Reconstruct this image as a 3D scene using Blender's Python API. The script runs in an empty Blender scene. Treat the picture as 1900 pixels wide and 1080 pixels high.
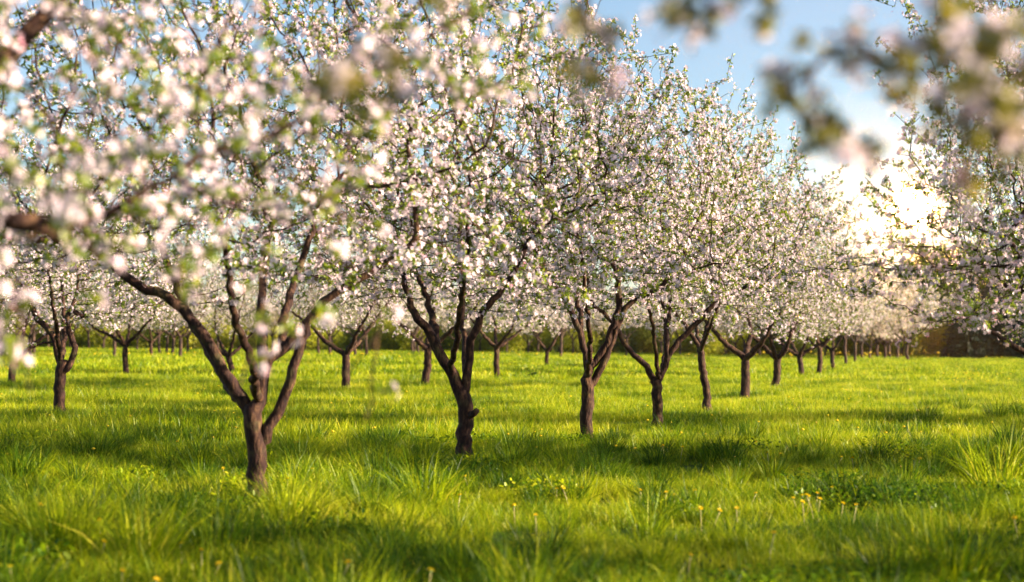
import bpy, math, random
import numpy as np
from mathutils import Vector

rng = np.random.default_rng(7)
random.seed(7)
R = math.radians
S = bpy.context.scene
COL = S.collection

# ------------------------------------------------------------------ camera model
F = 60.0 / 36.0 * 1900.0            # focal length in photo pixels
CAMZ = 1.35
PITCH = math.atan((630 - 540) / F)
SIT = 0.15                           # height of the grass that hides the foot of a trunk


def at(x, y, d):
    """photo pixel -> point whose distance along the view axis (world Y) is d"""
    u = (x - 950) / F
    v = (540 - y) / F
    c, s = math.cos(PITCH), math.sin(PITCH)
    k = d / (c - v * s)
    return np.array([u * k, d, CAMZ + (s + v * c) * k])


def sstep(a, b, x):
    t = np.clip((x - a) / (b - a), 0, 1)
    return t * t * (3 - 2 * t)


def ground_h(x, y):
    x = np.asarray(x, float)
    y = np.asarray(y, float)
    u = x / np.maximum(y, 6.0)
    h = sstep(28, 125, y) * (-1.25 * np.clip(u, -.45, .45) + .10)
    h = h + .035 * np.sin(.55 * x + 1.3) * np.sin(.41 * y + .4) + .02 * np.sin(1.3 * x - .7 * y)
    return h


def foot(px, py):
    """photo pixel of the visible foot of a trunk -> (x, y) on the ground"""
    d = 40.0
    for _ in range(60):
        x = (px - 950) / F * d
        hh = CAMZ - SIT - float(ground_h(x, d))
        d = .5 * d + .5 * max(6, min(150, F * hh / max(py - 630, 2)))
    return (px - 950) / F * d, d


# ------------------------------------------------------------------ node helpers
def mat(name):
    m = bpy.data.materials.new(name)
    m.use_nodes = True
    nt = m.node_tree
    nt.nodes.clear()
    return m, nt


def N(nt, t, **kw):
    n = nt.nodes.new(t)
    for k, v in kw.items():
        setattr(n, k, v)
    return n


def ramp(nt, stops):
    n = N(nt, 'ShaderNodeValToRGB')
    e = n.color_ramp.elements
    e[0].position, e[0].color = stops[0][0], (*stops[0][1], 1)
    e[1].position, e[1].color = stops[-1][0], (*stops[-1][1], 1)
    for p, c in stops[1:-1]:
        q = e.new(p)
        q.color = (*c, 1)
    return n


def thin_leaf(nt, color_socket, trans, gloss, rough=.45, tcol=None):
    L = nt.links
    d = N(nt, 'ShaderNodeBsdfDiffuse')
    t = N(nt, 'ShaderNodeBsdfTranslucent')
    g = N(nt, 'ShaderNodeBsdfGlossy')
    g.inputs['Roughness'].default_value = rough
    g.inputs['Color'].default_value = (.9, .9, .9, 1)
    L.new(color_socket, d.inputs['Color'])
    L.new(tcol or color_socket, t.inputs['Color'])
    m1 = N(nt, 'ShaderNodeMixShader')
    m1.inputs[0].default_value = trans
    L.new(d.outputs[0], m1.inputs[1])
    L.new(t.outputs[0], m1.inputs[2])
    m2 = N(nt, 'ShaderNodeMixShader')
    m2.inputs[0].default_value = gloss
    L.new(m1.outputs[0], m2.inputs[1])
    L.new(g.outputs[0], m2.inputs[2])
    o = N(nt, 'ShaderNodeOutputMaterial')
    L.new(m2.outputs[0], o.inputs['Surface'])


def petal_material(name, c0, c1, c2):
    m, nt = mat(name)
    a = N(nt, 'ShaderNodeAttribute', attribute_name='tint')
    r = ramp(nt, [(0, c0), (.7, c1), (1, c2)])
    nt.links.new(a.outputs['Fac'], r.inputs[0])
    thin_leaf(nt, r.outputs[0], .34, .02)
    return m


def leaf_material(name, c0, c1, c2, trans=.5, gloss=.05):
    m, nt = mat(name)
    a = N(nt, 'ShaderNodeAttribute', attribute_name='tint')
    r = ramp(nt, [(0, c0), (.55, c1), (1, c2)])
    nt.links.new(a.outputs['Fac'], r.inputs[0])
    thin_leaf(nt, r.outputs[0], trans, gloss)
    return m


def bark_material(name, dark, mid, light, scale=1.0):
    m, nt = mat(name)
    L = nt.links
    tc = N(nt, 'ShaderNodeTexCoord')
    mp = N(nt, 'ShaderNodeMapping')
    mp.inputs['Scale'].default_value = (14 * scale, 14 * scale, 5 * scale)
    L.new(tc.outputs['Object'], mp.inputs[0])
    n1 = N(nt, 'ShaderNodeTexNoise')
    n1.inputs['Scale'].default_value = 1.6
    n1.inputs['Detail'].default_value = 9
    n1.inputs['Roughness'].default_value = .65
    L.new(mp.outputs[0], n1.inputs['Vector'])
    r = ramp(nt, [(.32, dark), (.5, mid), (.68, light)])
    L.new(n1.outputs['Fac'], r.inputs[0])
    # patches of grey-green lichen
    n2 = N(nt, 'ShaderNodeTexNoise')
    n2.inputs['Scale'].default_value = 5.0
    n2.inputs['Detail'].default_value = 5
    L.new(tc.outputs['Object'], n2.inputs['Vector'])
    r2 = ramp(nt, [(.56, (0, 0, 0)), (.68, (1, 1, 1))])
    L.new(n2.outputs['Fac'], r2.inputs[0])
    mx = N(nt, 'ShaderNodeMixRGB')
    mx.inputs[2].default_value = (.13, .12, .045, 1)
    ml = N(nt, 'ShaderNodeMath', operation='MULTIPLY')
    ml.inputs[1].default_value = .35
    L.new(r2.outputs[0], ml.inputs[0])
    L.new(ml.outputs[0], mx.inputs[0])
    L.new(r.outputs[0], mx.inputs[1])
    b = N(nt, 'ShaderNodeBsdfPrincipled')
    b.inputs['Roughness'].default_value = .8
    b.inputs['Specular IOR Level'].default_value = .18
    L.new(mx.outputs[0], b.inputs['Base Color'])
    n3 = N(nt, 'ShaderNodeTexVoronoi', feature='DISTANCE_TO_EDGE')
    n3.inputs['Scale'].default_value = 2.2
    L.new(mp.outputs[0], n3.inputs['Vector'])
    ad = N(nt, 'ShaderNodeMath', operation='ADD')
    L.new(n1.outputs['Fac'], ad.inputs[0])
    L.new(n3.outputs['Distance'], ad.inputs[1])
    bp = N(nt, 'ShaderNodeBump')
    bp.inputs['Strength'].default_value = .5
    bp.inputs['Distance'].default_value = .02
    L.new(ad.outputs[0], bp.inputs['Height'])
    L.new(bp.outputs[0], b.inputs['Normal'])
    o = N(nt, 'ShaderNodeOutputMaterial')
    L.new(b.outputs[0], o.inputs[0])
    return m


def grass_material(name, cols, trans=.5, gloss=.06):
    """blade colour: per-blade tint blended with broad natural variation over the meadow"""
    m, nt = mat(name)
    L = nt.links
    a = N(nt, 'ShaderNodeAttribute', attribute_name='tint')
    ge = N(nt, 'ShaderNodeNewGeometry')
    n = N(nt, 'ShaderNodeTexNoise')
    n.inputs['Scale'].default_value = .55
    n.inputs['Detail'].default_value = 3
    L.new(ge.outputs['Position'], n.inputs['Vector'])
    ma = N(nt, 'ShaderNodeMath', operation='MULTIPLY_ADD')
    ma.inputs[1].default_value = 1.35
    ma.inputs[2].default_value = -.69
    L.new(n.outputs['Fac'], ma.inputs[0])
    ad = N(nt, 'ShaderNodeMath', operation='ADD', use_clamp=True)
    L.new(ma.outputs[0], ad.inputs[0])
    L.new(a.outputs['Fac'], ad.inputs[1])
    r = ramp(nt, cols)
    L.new(ad.outputs[0], r.inputs[0])
    thin_leaf(nt, r.outputs[0], trans, gloss, .4)
    return m


def plain(name, col, rough=.6, trans=0):
    m, nt = mat(name)
    if trans:
        c = N(nt, 'ShaderNodeRGB')
        c.outputs[0].default_value = (*col, 1)
        thin_leaf(nt, c.outputs[0], trans, .03)
        return m
    b = N(nt, 'ShaderNodeBsdfPrincipled')
    b.inputs['Base Color'].default_value = (*col, 1)
    b.inputs['Roughness'].default_value = rough
    o = N(nt, 'ShaderNodeOutputMaterial')
    nt.links.new(b.outputs[0], o.inputs[0])
    return m


M_PETAL = petal_material('apple_petal', (.84, .725, .80), (.82, .61, .71), (.74, .27, .40))
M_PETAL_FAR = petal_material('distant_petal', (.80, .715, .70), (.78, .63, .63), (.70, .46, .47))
M_LEAF = leaf_material('apple_leaf', (.06, .115, .010), (.21, .29, .012), (.48, .49, .025), .55)
M_LEAF_YOUNG = leaf_material('young_bronze_leaf', (.07, .08, .015), (.20, .19, .02), (.50, .37, .04), .55)
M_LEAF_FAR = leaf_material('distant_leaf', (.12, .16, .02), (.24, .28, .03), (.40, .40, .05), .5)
M_BARK = bark_material('apple_bark', (.010, .0045, .0055), (.036, .016, .013), (.125, .066, .034))
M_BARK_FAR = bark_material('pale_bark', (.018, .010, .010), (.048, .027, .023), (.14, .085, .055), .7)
M_GRASS = grass_material('meadow_blade', [(0, (.020, .062, .004)), (.28, (.115, .215, .003)), (.60, (.41, .46, .003)), (1, (.74, .64, .06))], .42, .014)
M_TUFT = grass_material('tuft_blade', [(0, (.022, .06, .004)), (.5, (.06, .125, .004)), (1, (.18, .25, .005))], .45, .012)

# ------------------------------------------------------------------ mesh helpers
def mesh_from(name, verts, faces_list, mats, tint=None, mat_index=None, smooth=False):
    """faces_list: list of int arrays (n, k), possibly with different k"""
    me = bpy.data.meshes.new(name)
    verts = np.asarray(verts, np.float32)
    me.vertices.add(len(verts))
    me.vertices.foreach_set('co', verts.ravel())
    faces_list = [np.asarray(f, np.int32) for f in faces_list if len(f)]
    loops = np.concatenate([f.ravel() for f in faces_list])
    totals = np.concatenate([np.full(len(f), f.shape[1], np.int32) for f in faces_list])
    starts = np.concatenate([[0], np.cumsum(totals)[:-1]]).astype(np.int32)
    me.loops.add(len(loops))
    me.loops.foreach_set('vertex_index', loops)
    me.polygons.add(len(totals))
    me.polygons.foreach_set('loop_start', starts)
    me.polygons.foreach_set('loop_total', totals)
    if mat_index is not None:
        me.polygons.foreach_set('material_index', np.asarray(mat_index, np.int32))
    if smooth:
        me.polygons.foreach_set('use_smooth', np.ones(len(totals), bool))
    for m in mats:
        me.materials.append(m)
    if tint is not None:
        a = me.attributes.new('tint', 'FLOAT', 'POINT')
        a.data.foreach_set('value', np.asarray(tint, np.float32))
    me.update(calc_edges=True)
    return me


def norm(v):
    return v / np.maximum(np.linalg.norm(v, axis=-1, keepdims=True), 1e-9)


def frames(nrm, r):
    """random in-plane frame for each normal"""
    nrm = norm(nrm)
    a = norm(np.cross(nrm, norm(r.normal(size=nrm.shape))))
    b = np.cross(nrm, a)
    return a, b, nrm


def scatter(tpl, faces, pos, a, b, n, scale, tint):
    """copies of a small template (verts V x 3, one face array) as one array"""
    V = len(tpl)
    P = (pos[:, None, :] + scale[:, None, None] * (
        tpl[None, :, 0, None] * a[:, None, :] + tpl[None, :, 1, None] * b[:, None, :] + tpl[None, :, 2, None] * n[:, None, :]))
    off = (np.arange(len(pos)) * V)[:, None, None]
    fs = (faces[None] + off).reshape(-1, faces.shape[1])
    return P.reshape(-1, 3), fs, np.repeat(tint, V)


def petal_template(cup):
    vs, fs = [], []
    for k in range(5):
        an = 2 * math.pi * k / 5
        for (rr, w, z) in ((.08, 0, 0), (.55, .36, .16), (.97, .20, .16), (.97, -.20, .16), (.55, -.36, .16)):
            x, y = rr, w
            zz = z * 0 + cup * rr ** 1.3 + (.04 if w > 0 else 0)
            vs.append((x * math.cos(an) - y * math.sin(an), x * math.sin(an) + y * math.cos(an), zz))
        fs.append([k * 5 + q for q in range(5)])
    return np.array(vs), np.array(fs)


FLOWER = petal_template(.38)
LEAF = (np.array([(0, 0, 0), (.45, .27, .13), (1, 0, .02), (.45, -.27, .13)]), np.array([[0, 1, 2], [0, 2, 3]]))


class Builder:
    def __init__(s):
        s.v, s.f, s.t, s.n = [], {}, [], 0

    def add(s, v, faces, tint=None):
        v = np.asarray(v, float)
        for f in faces:
            f = np.asarray(f)
            if len(f):
                s.f.setdefault(f.shape[1], []).append(f + s.n)
        s.v.append(v)
        s.t.append(np.zeros(len(v)) if tint is None else np.broadcast_to(tint, len(v)))
        s.n += len(v)

    def mesh(s, name, m, smooth=False):
        return mesh_from(name, np.concatenate(s.v), [np.concatenate(x) for x in s.f.values()], [m], np.concatenate(s.t), None, smooth)


def tube(B, pts, rad, sides, r, rough=0.0, cap=True):
    pts = np.asarray(pts, float)
    k = len(pts)
    if k < 2:
        return
    t = np.empty_like(pts)
    t[1:-1] = pts[2:] - pts[:-2]
    t[0] = pts[1] - pts[0]
    t[-1] = pts[-1] - pts[-2]
    t = norm(t)
    ref = np.array([.31, .87, .2]) if abs(t[:, 1]).mean() < .8 else np.array([.9, .1, .3])
    a = norm(ref - (t @ ref)[:, None] * t)
    b = np.cross(t, a)
    an = np.arange(sides) * 2 * math.pi / sides
    rr = np.asarray(rad)[:, None] * np.ones(sides)
    if rough:
        ph = r.uniform(0, 6, 3)
        u = np.linspace(0, k * .35, k)[:, None]
        rr = rr * (1 + rough * (np.sin(2 * an + ph[0] + u) + .7 * np.sin(3 * an + ph[1] - 1.7 * u) + .5 * np.sin(5 * an + ph[2] + 2.3 * u)) / 1.6
                   + rough * .35 * r.normal(size=rr.shape))
    V = pts[:, None, :] + rr[..., None] * (np.cos(an)[None, :, None] * a[:, None, :] + np.sin(an)[None, :, None] * b[:, None, :])
    i = np.arange(k - 1)[:, None] * sides
    j = np.arange(sides)[None, :]
    jn = (j + 1) % sides
    q = np.stack([i + j, i + jn, i + sides + jn, i + sides + j], -1).reshape(-1, 4)
    faces = [q]
    if cap and sides > 4:
        faces.append(np.array([[(k - 1) * sides + z for z in range(sides)]]))
    B.add(V.reshape(-1, 3), faces)


def smooth_line(pts, step):
    """Catmull-Rom through pts (columns x y z r), resampled about every step"""
    p = np.asarray(pts, float)
    p = np.vstack([2 * p[0] - p[1], p, 2 * p[-1] - p[-2]])
    out = []
    for i in range(1, len(p) - 2):
        L = np.linalg.norm(p[i + 1][:3] - p[i][:3])
        k = max(1, int(round(L / step)))
        for q in range(k):
            t = q / k
            a, b, c, d = p[i - 1], p[i], p[i + 1], p[i + 2]
            out.append(.5 * ((2 * b) + (-a + c) * t + (2 * a - 5 * b + 4 * c - d) * t * t + (-a + 3 * b - 3 * c + d) * t ** 3))
    out.append(p[-2])
    out = np.array(out)
    out[:, 3] = np.maximum(out[:, 3], .004)
    return out


# ------------------------------------------------------------------ apple tree generator
def droops(r, rad, zlow, n):
    out = []
    for _ in range(n):
        a = r.uniform(0, 6.283)
        q = rad * r.uniform(.45, 1.0)
        z = zlow + r.uniform(0, .35)
        k = np.linspace(0, 1, 6)[:, None]
        p0 = np.array([q * math.cos(a), q * math.sin(a), z])
        out.append(p0 + k * np.array([-.25 * math.cos(a), -.25 * math.sin(a), 2.05 - z]) + r.normal(size=(6, 3)) * .04)
    return np.concatenate(out)


class Skel:
    def __init__(s):
        s.p, s.par, s.r0, s.grow = [], [], [], []

    def node(s, p, par, r=0.0, grow=True):
        s.p.append(np.asarray(p, float))
        s.par.append(par)
        s.r0.append(r)
        s.grow.append(grow)
        return len(s.p) - 1

    def line(s, pts, step=.10, grow_from=.25, wob=.012, r=None):
        """pts rows x y z r; first point joins the nearest existing node"""
        L = smooth_line(pts, step)
        if r is not None and len(L) > 4:
            w = r.normal(size=(len(L), 3)) * wob
            w[0] = 0
            L[:, :3] += w
        if s.p:
            P = np.array(s.p)
            par = int(np.argmin(((P - L[0, :3]) ** 2).sum(1)))
            L = L[1:]
        else:
            par = -1
        n = len(L)
        for i, q in enumerate(L):
            par = s.node(q[:3], par, q[3], i / n >= grow_from)
        return par


def space_colonise(sk, A, r, step=.13, infl=.95, kill=.20, up=.0, iters=110):
    P = list(sk.p)
    idx = [i for i in range(len(P)) if sk.grow[i]]
    Q = np.array([P[i] for i in idx])
    best = np.full(len(A), 1e9)
    who = np.zeros(len(A), int)
    for c in range(0, len(Q), 64):
        D = np.linalg.norm(A[:, None] - Q[None, c:c + 64], axis=2)
        j = D.argmin(1)
        dd = D[np.arange(len(A)), j]
        m = dd < best
        best[m] = dd[m]
        who[m] = np.array(idx)[c + j[m]]
    alive = best > kill
    first = True
    for it in range(iters):
        lim = infl if not first else 2.5
        first = it < 3
        act = alive & (best < lim)
        if not act.any():
            break
        src = who[act]
        PP = np.array(sk.p)
        dirs = norm(A[act] - PP[src])
        u, inv = np.unique(src, return_inverse=True)
        acc = np.zeros((len(u), 3))
        np.add.at(acc, inv, dirs)
        acc = norm(acc) + r.normal(size=acc.shape) * .22
        acc[:, 2] += up
        acc = norm(acc)
        new = PP[u] + acc * step
        ids = [sk.node(q, int(p)) for q, p in zip(new, u)]
        ids = np.array(ids)
        for c in range(0, len(new), 64):
            D = np.linalg.norm(A[:, None] - new[None, c:c + 64], axis=2)
            j = D.argmin(1)
            dd = D[np.arange(len(A)), j]
            m = alive & (dd < best)
            best[m] = dd[m]
            who[m] = ids[c + j[m]]
        alive &= best > kill


def envelope(r, n, ells, zmin=None, shell=.45):
    """points in a union of ellipsoids (cx cy cz rx ry rz) with a lumpy outline"""
    out = []
    vol = np.array([e[3] * e[4] * e[5] for e in ells])
    ks = (vol / vol.sum() * n).astype(int)
    for e, k in zip(ells, ks):
        d = norm(r.normal(size=(k, 3)))
        ph = r.uniform(0, 6.28, 6)
        lump = 1 + .13 * np.sin(3.1 * d[:, 0] * 2 + ph[0]) * np.sin(2.7 * d[:, 1] * 2 + ph[1]) + .12 * np.sin(7 * d[:, 0] + ph[2]) * np.sin(6 * d[:, 2] + ph[3]) + .07 * np.sin(11 * d[:, 1] + ph[4])
        rad = r.uniform(0, 1, k) ** shell
        p = np.array(e[:3]) + d * np.array(e[3:]) * (rad * lump)[:, None]
        out.append(p)
    p = np.concatenate(out)
    if zmin is not None:
        p = p[zmin(p)]
    return p


def finish_tree(sk, r, detail, key, flower=.0205, spacing=.092, nfl=(3, 6), leafiness=1.75, tipr=.0032, far=False, shoots=35, centre=None, thin=.026, spur=.085, clusters=None, leaf=None):
    """skeleton -> three meshes: trunk, crown (leaves), blossom"""
    n = len(sk.p)
    # shoots that stick out of the crown
    P = np.array(sk.p)
    kids = np.zeros(n, int)
    for q in sk.par:
        if q >= 0:
            kids[q] += 1
    tips = [i for i in range(n) if kids[i] == 0 and sk.grow[i]]
    cen = P[tips].mean(0) if centre is None else np.asarray(centre)
    shoot_nodes = set()
    if shoots and tips:
        w = np.array([max(.02, (P[i][2] - cen[2]) + .55 * np.linalg.norm(P[i][:2] - cen[:2])) for i in tips])
        for i in r.choice(tips, size=min(shoots, len(tips)), replace=False, p=w / w.sum()):
            d = norm(norm(P[i] - cen) + np.array([0, 0, .25]) + r.normal(size=3) * .45)
            L = r.uniform(.25, .75)
            par = i
            k = int(L / .07)
            q = P[i].copy()
            for z in range(k):
                d = norm(d + r.normal(size=3) * .07 + np.array([0, 0, .03]))
                q = q + d * .07
                par = sk.node(q, par)
                shoot_nodes.add(par)
    n = len(sk.p)
    P = np.array(sk.p)
    par = np.array(sk.par)
    # radii by pipe model
    acc = np.zeros(n)
    rad = np.zeros(n)
    children = [[] for _ in range(n)]
    for i in range(n):
        if par[i] >= 0:
            children[par[i]].append(i)
    for i in range(n - 1, -1, -1):
        rp = acc[i] ** (1 / 2.35) if acc[i] > 0 else tipr
        rad[i] = sk.r0[i] if sk.r0[i] > 0 else min(rp, .045)
        if par[i] >= 0:
            acc[par[i]] += max(rad[i], tipr) ** 2.35
    for i in range(n):
        if par[i] >= 0:
            rad[i] = min(rad[i], rad[par[i]] * 1.02)
    # tubes along chains
    B = Builder()
    done = np.zeros(n, bool)
    starts = [i for i in range(n) if par[i] < 0]
    stack = [(i, -1) for i in starts]
    while stack:
        i, p = stack.pop()
        chain = [] if p < 0 else [p]
        cur = i
        while True:
            chain.append(cur)
            ch = children[cur]
            if not ch:
                break
            ch = sorted(ch, key=lambda z: -rad[z])
            for z in ch[1:]:
                stack.append((z, cur))
            cur = ch[0]
        rr = rad[chain].copy()
        if p >= 0:
            rr[0] = rr[1] * 1.12
        rmax = rr.max()
        sides = 14 if rmax > .07 else 9 if rmax > .03 else 6 if rmax > .012 else 4 if not far else 3
        if far and rmax > .03:
            sides = 7
        tube(B, P[chain], rr, sides, r, (.04 if rmax < .09 else .03) if rmax > .03 and not far else .03 if rmax > .02 else 0)
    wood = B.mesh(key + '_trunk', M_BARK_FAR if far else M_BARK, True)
    # clusters of blossom and leaves on thin wood
    cl, ax, shoot = [], [], []
    seed_ = r.uniform(0, 6)
    if clusters is None:
        for i in range(n):
            p = par[i]
            if p < 0 or rad[i] > thin or not sk.grow[i]:
                continue
            L = np.linalg.norm(P[i] - P[p])
            q = P[i]
            cn_ = math.sin(2.3 * q[0] + 1.1 * q[2] + seed_) * math.sin(2.1 * q[1] - 1.6 * q[2] + 2 * seed_) + .6 * math.sin(4.7 * q[0] - 3.9 * q[1] + 4.3 * q[2])
            sp = spacing * (.55 if i in shoot_nodes else 1) * (.72 if cn_ > 0 else 1.0 if cn_ > -.55 else 2.6)
            k = L / sp
            k = int(k) + (r.random() < k - int(k))
            for _ in range(k):
                t = r.random()
                cl.append(P[p] * (1 - t) + P[i] * t)
                ax.append(P[i] - P[p])
                shoot.append(i in shoot_nodes)
    else:
        for c in clusters:
            cl.append(c)
            ax.append(r.normal(size=3))
            shoot.append(False)
    cl = np.array(cl)
    ax = norm(np.array(ax))
    shoot = np.array(shoot)
    m = len(cl)
    side = norm(np.cross(ax, norm(r.normal(size=(m, 3)))))
    out = norm(cl - cen)
    cd = norm(side + .35 * out + np.array([0, 0, .35]))
    off = r.uniform(.25, 1, m) * spur * np.where(shoot, .6, 1)
    cpos = cl + cd * off[:, None]
    # blossoms
    k = r.integers(nfl[0], nfl[1] + 1, m)
    k = np.where(shoot, np.minimum(k, r.integers(1, 4, m)), k)
    k = np.where(r.random(m) < .12, 0, k)
    rep = np.repeat(np.arange(m), k)
    nr = len(rep)
    dirs = norm(cd[rep] + r.normal(size=(nr, 3)) * .75)
    fpos = cpos[rep] + dirs * (r.uniform(.5, 1.15, nr) * flower * 1.75)[:, None]
    fn = norm(dirs + r.normal(size=(nr, 3)) * .35)
    a, b, nn = frames(fn, r)
    sc = flower * r.uniform(.78, 1.18, nr)
    ctint = r.beta(1.3, 3.2, m)
    tint = np.clip(ctint[rep] * .6 + r.beta(1.2, 4, nr) * .6, 0, 1)
    bud = r.random(nr) < .10
    tint[bud] = r.uniform(.75, 1, bud.sum())
    sc[bud] *= .5
    v, f, t = scatter(FLOWER[0], FLOWER[1], fpos, a, b, nn, sc, tint)
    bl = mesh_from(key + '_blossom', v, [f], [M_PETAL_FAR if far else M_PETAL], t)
    # leaves
    k = r.poisson(np.where(shoot, 3.2, 4.6) * leafiness, m)
    rep = np.repeat(np.arange(m), k)
    nr = len(rep)
    ld = norm(cd[rep] * .5 + r.normal(size=(nr, 3)) * .8 + np.array([0, 0, .15]))
    lpos = cl[rep] + cd[rep] * (off[rep] * r.uniform(.2, .9, nr))[:, None]
    ln = norm(np.cross(ld, norm(r.normal(size=(nr, 3)))))
    ln *= np.where(ln[:, 2:3] < 0, -1, 1)
    b = np.cross(ln, ld)
    sc = flower * r.uniform(1.3, 2.5, nr)
    tint = np.clip(r.normal(.5, .22, nr), 0, 1)
    v, f, t = scatter(LEAF[0], LEAF[1], lpos, ld, b, ln, sc, tint)
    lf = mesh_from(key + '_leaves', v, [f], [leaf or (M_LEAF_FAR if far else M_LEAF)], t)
    return wood, lf, bl


def obj(name, me, parent=None):
    o = bpy.data.objects.new(name, me)
    COL.objects.link(o)
    o.parent = parent
    return o


def tag(o, label=None, cat=None, group=None, kind=None):
    if label and len(label.split()) > 16: print('LONG', len(label.split()), label)
    for k, v in (('label', label), ('category', cat), ('group', group), ('kind', kind)):
        if v:
            o[k] = v
    return o


def empty(name, loc, rz=0):
    o = bpy.data.objects.new(name, None)
    o.empty_display_size = .3
    COL.objects.link(o)
    o.location = loc
    o.rotation_euler = (0, 0, rz)
    return o


def place_tree(meshes, x, y, label, group, rz=0.0, sc=1.0, name='apple_tree'):
    t = empty(name, (x, y, float(ground_h(x, y)) - .03), rz)
    t.scale = (sc, sc, sc)
    tag(t, label, 'tree', group)
    obj('trunk', meshes[0], t)
    c = obj('crown', meshes[1], t)
    tag(c, None, None, None, 'stuff')
    b = obj('blossom', meshes[2], c)
    tag(b, None, None, None, 'stuff')
    return t


def px_line(pts, d0, base, radii):
    """[(px, py, dd)] -> rows x y z r relative to base; radii (start, end)"""
    rows = []
    n = len(pts)
    for i, q in enumerate(pts):
        p = at(q[0], q[1], d0 + (q[2] if len(q) > 2 else 0)) - base
        t = i / max(1, n - 1)
        rows.append((*p, .80 * (radii[0] + (radii[1] - radii[0]) * t)))
    return rows


def custom_tree(key, px, py, limbs, ells, seed, n_attr, fork_z, zcut, nd=20, **kw):
    """a tree whose trunk and main limbs follow the photograph; limbs[0] is the trunk"""
    r = np.random.default_rng(seed)
    x, y = foot(px, py)
    base = np.array([x, y, float(ground_h(x, y)) - .03])
    sk = Skel()
    first = True
    for pts, radii in limbs:
        rows = px_line(pts, y, base, radii)
        if first:
            r0 = radii[0] * .86
            top = rows[0]
            rows = [(top[0], top[1], 0, r0 * 1.7), (top[0], top[1], .10, r0 * 1.25)] + rows
        sk.line(rows, .085, 2.0 if first else .42, .010, r)
        first = False
    es = [(e[0], e[1], e[2], e[3], e[4], e[5]) for e in ells]
    A = np.concatenate([envelope(r, n_attr, es, zcut)] + [droops(r, es[0][3] * .9, 1.42, nd)])
    space_colonise(sk, A, r)
    return finish_tree(sk, r, 1, key, **kw), x, y


def generic_tree(key, seed, n_attr, trunk_h, trunk_r, rx, top, low, nlimb=4, lean=0.0, limb_len=1.25, limb_rise=1.0, far=False, step=.13, extra=(), **kw):
    r = np.random.default_rng(seed)
    sk = Skel()
    la = r.uniform(0, 6.28)
    tp = np.array([math.cos(la) * lean, math.sin(la) * lean, trunk_h])
    mid = tp * .5 + np.array([r.normal() * .03, r.normal() * .03, 0])
    sk.line([(0, 0, 0, trunk_r * 1.35), (0, 0, .1, trunk_r * 1.1), (*mid, trunk_r), (*tp, trunk_r * .98)], .085, 2.0, .008, r)
    a0 = r.uniform(0, 6.28)
    for k in range(nlimb):
        a = a0 + k * 6.283 / nlimb + r.normal() * .22
        L = limb_len * r.uniform(.8, 1.2)
        h = limb_rise * r.uniform(.8, 1.25)
        d = np.array([math.cos(a), math.sin(a), 0])
        p1 = tp + d * L * .32 + np.array([0, 0, h * .30])
        p2 = tp + d * L * .72 + np.array([0, 0, h * .75]) + r.normal(size=3) * .07
        p3 = tp + d * L * 1.15 + np.array([0, 0, h * 1.35]) + r.normal(size=3) * .10
        sk.line([(*tp, trunk_r * .75), (*p1, trunk_r * .58), (*p2, trunk_r * .40), (*p3, trunk_r * .2)], .085, .45, .012, r)
    cz = (top + low) / 2
    hz = (top - low) / 2
    A = envelope(r, n_attr, [(0, 0, cz, rx, rx, hz)] + list(extra), lambda p: p[:, 2] > low + .28 * np.hypot(p[:, 0], p[:, 1]) * 0 + .05)
    if not far:
        A = np.concatenate([A, droops(r, rx, max(low - .30, 1.15), 18)])
    space_colonise(sk, A, r, step=step, infl=.95 if not far else 1.3, kill=.24 if not far else .36)
    return finish_tree(sk, r, 1, key, far=far, **kw)


# ---- the row in front of the camera, limbs traced from the photograph
def under(zb, slope):
    """keep points above a lower crown surface that lifts towards the middle"""
    return lambda p: p[:, 2] > zb + slope * np.exp(-(p[:, 0] ** 2 + p[:, 1] ** 2) / 2.6)


ROW = 'apple trees in the front row of the orchard'
A_limbs = [
    ([(477, 900), (476, 840), (474, 785), (472, 760)], (.098, .098)),
    ([(470, 775), (448, 738), (405, 672), (362, 600), (310, 553), (252, 528), (205, 488), (165, 458, -.4), (95, 445, -.9), (20, 438, -1.4)], (.070, .028)),
    ([(466, 770), (430, 725, .5), (395, 665, 1.0), (350, 585, 1.3), (318, 510, 1.4), (300, 440, 1.3), (283, 395, 1.2)], (.058, .030)),
    ([(477, 765), (486, 700), (487, 640), (484, 590, .2), (488, 520, .4), (500, 430, .6), (480, 330, .8)], (.072, .024)),
    ([(480, 822), (497, 795), (514, 766), (540, 705), (553, 650), (572, 600), (600, 560), (650, 527), (700, 498), (745, 468), (770, 440), (770, 380), (762, 300), (758, 240)], (.062, .022)),
    ([(487, 680), (520, 650, .0), (560, 612, 0)], (.056, .050)),
    ([(520, 650), (532, 580, .5), (556, 500, .7), (580, 430, .8), (600, 370, .9), (640, 320, 1.0)], (.048, .024)),
    ([(640, 350), (720, 345, -.2), (830, 315, -.4), (900, 270, -.5)], (.022, .012)),
    ([(478, 740), (470, 690, -.6), (440, 600, -1.1), (420, 480, -1.4), (400, 350, -1.6)], (.05, .02)),
]
treeA, ax_, ay_ = custom_tree('tree_a', 477, 905, A_limbs, [(-.1, 0, 3.1, 2.75, 2.4, 2.5)], 11, 4200, 1.0, under(1.55, .85), nd=9)
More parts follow.
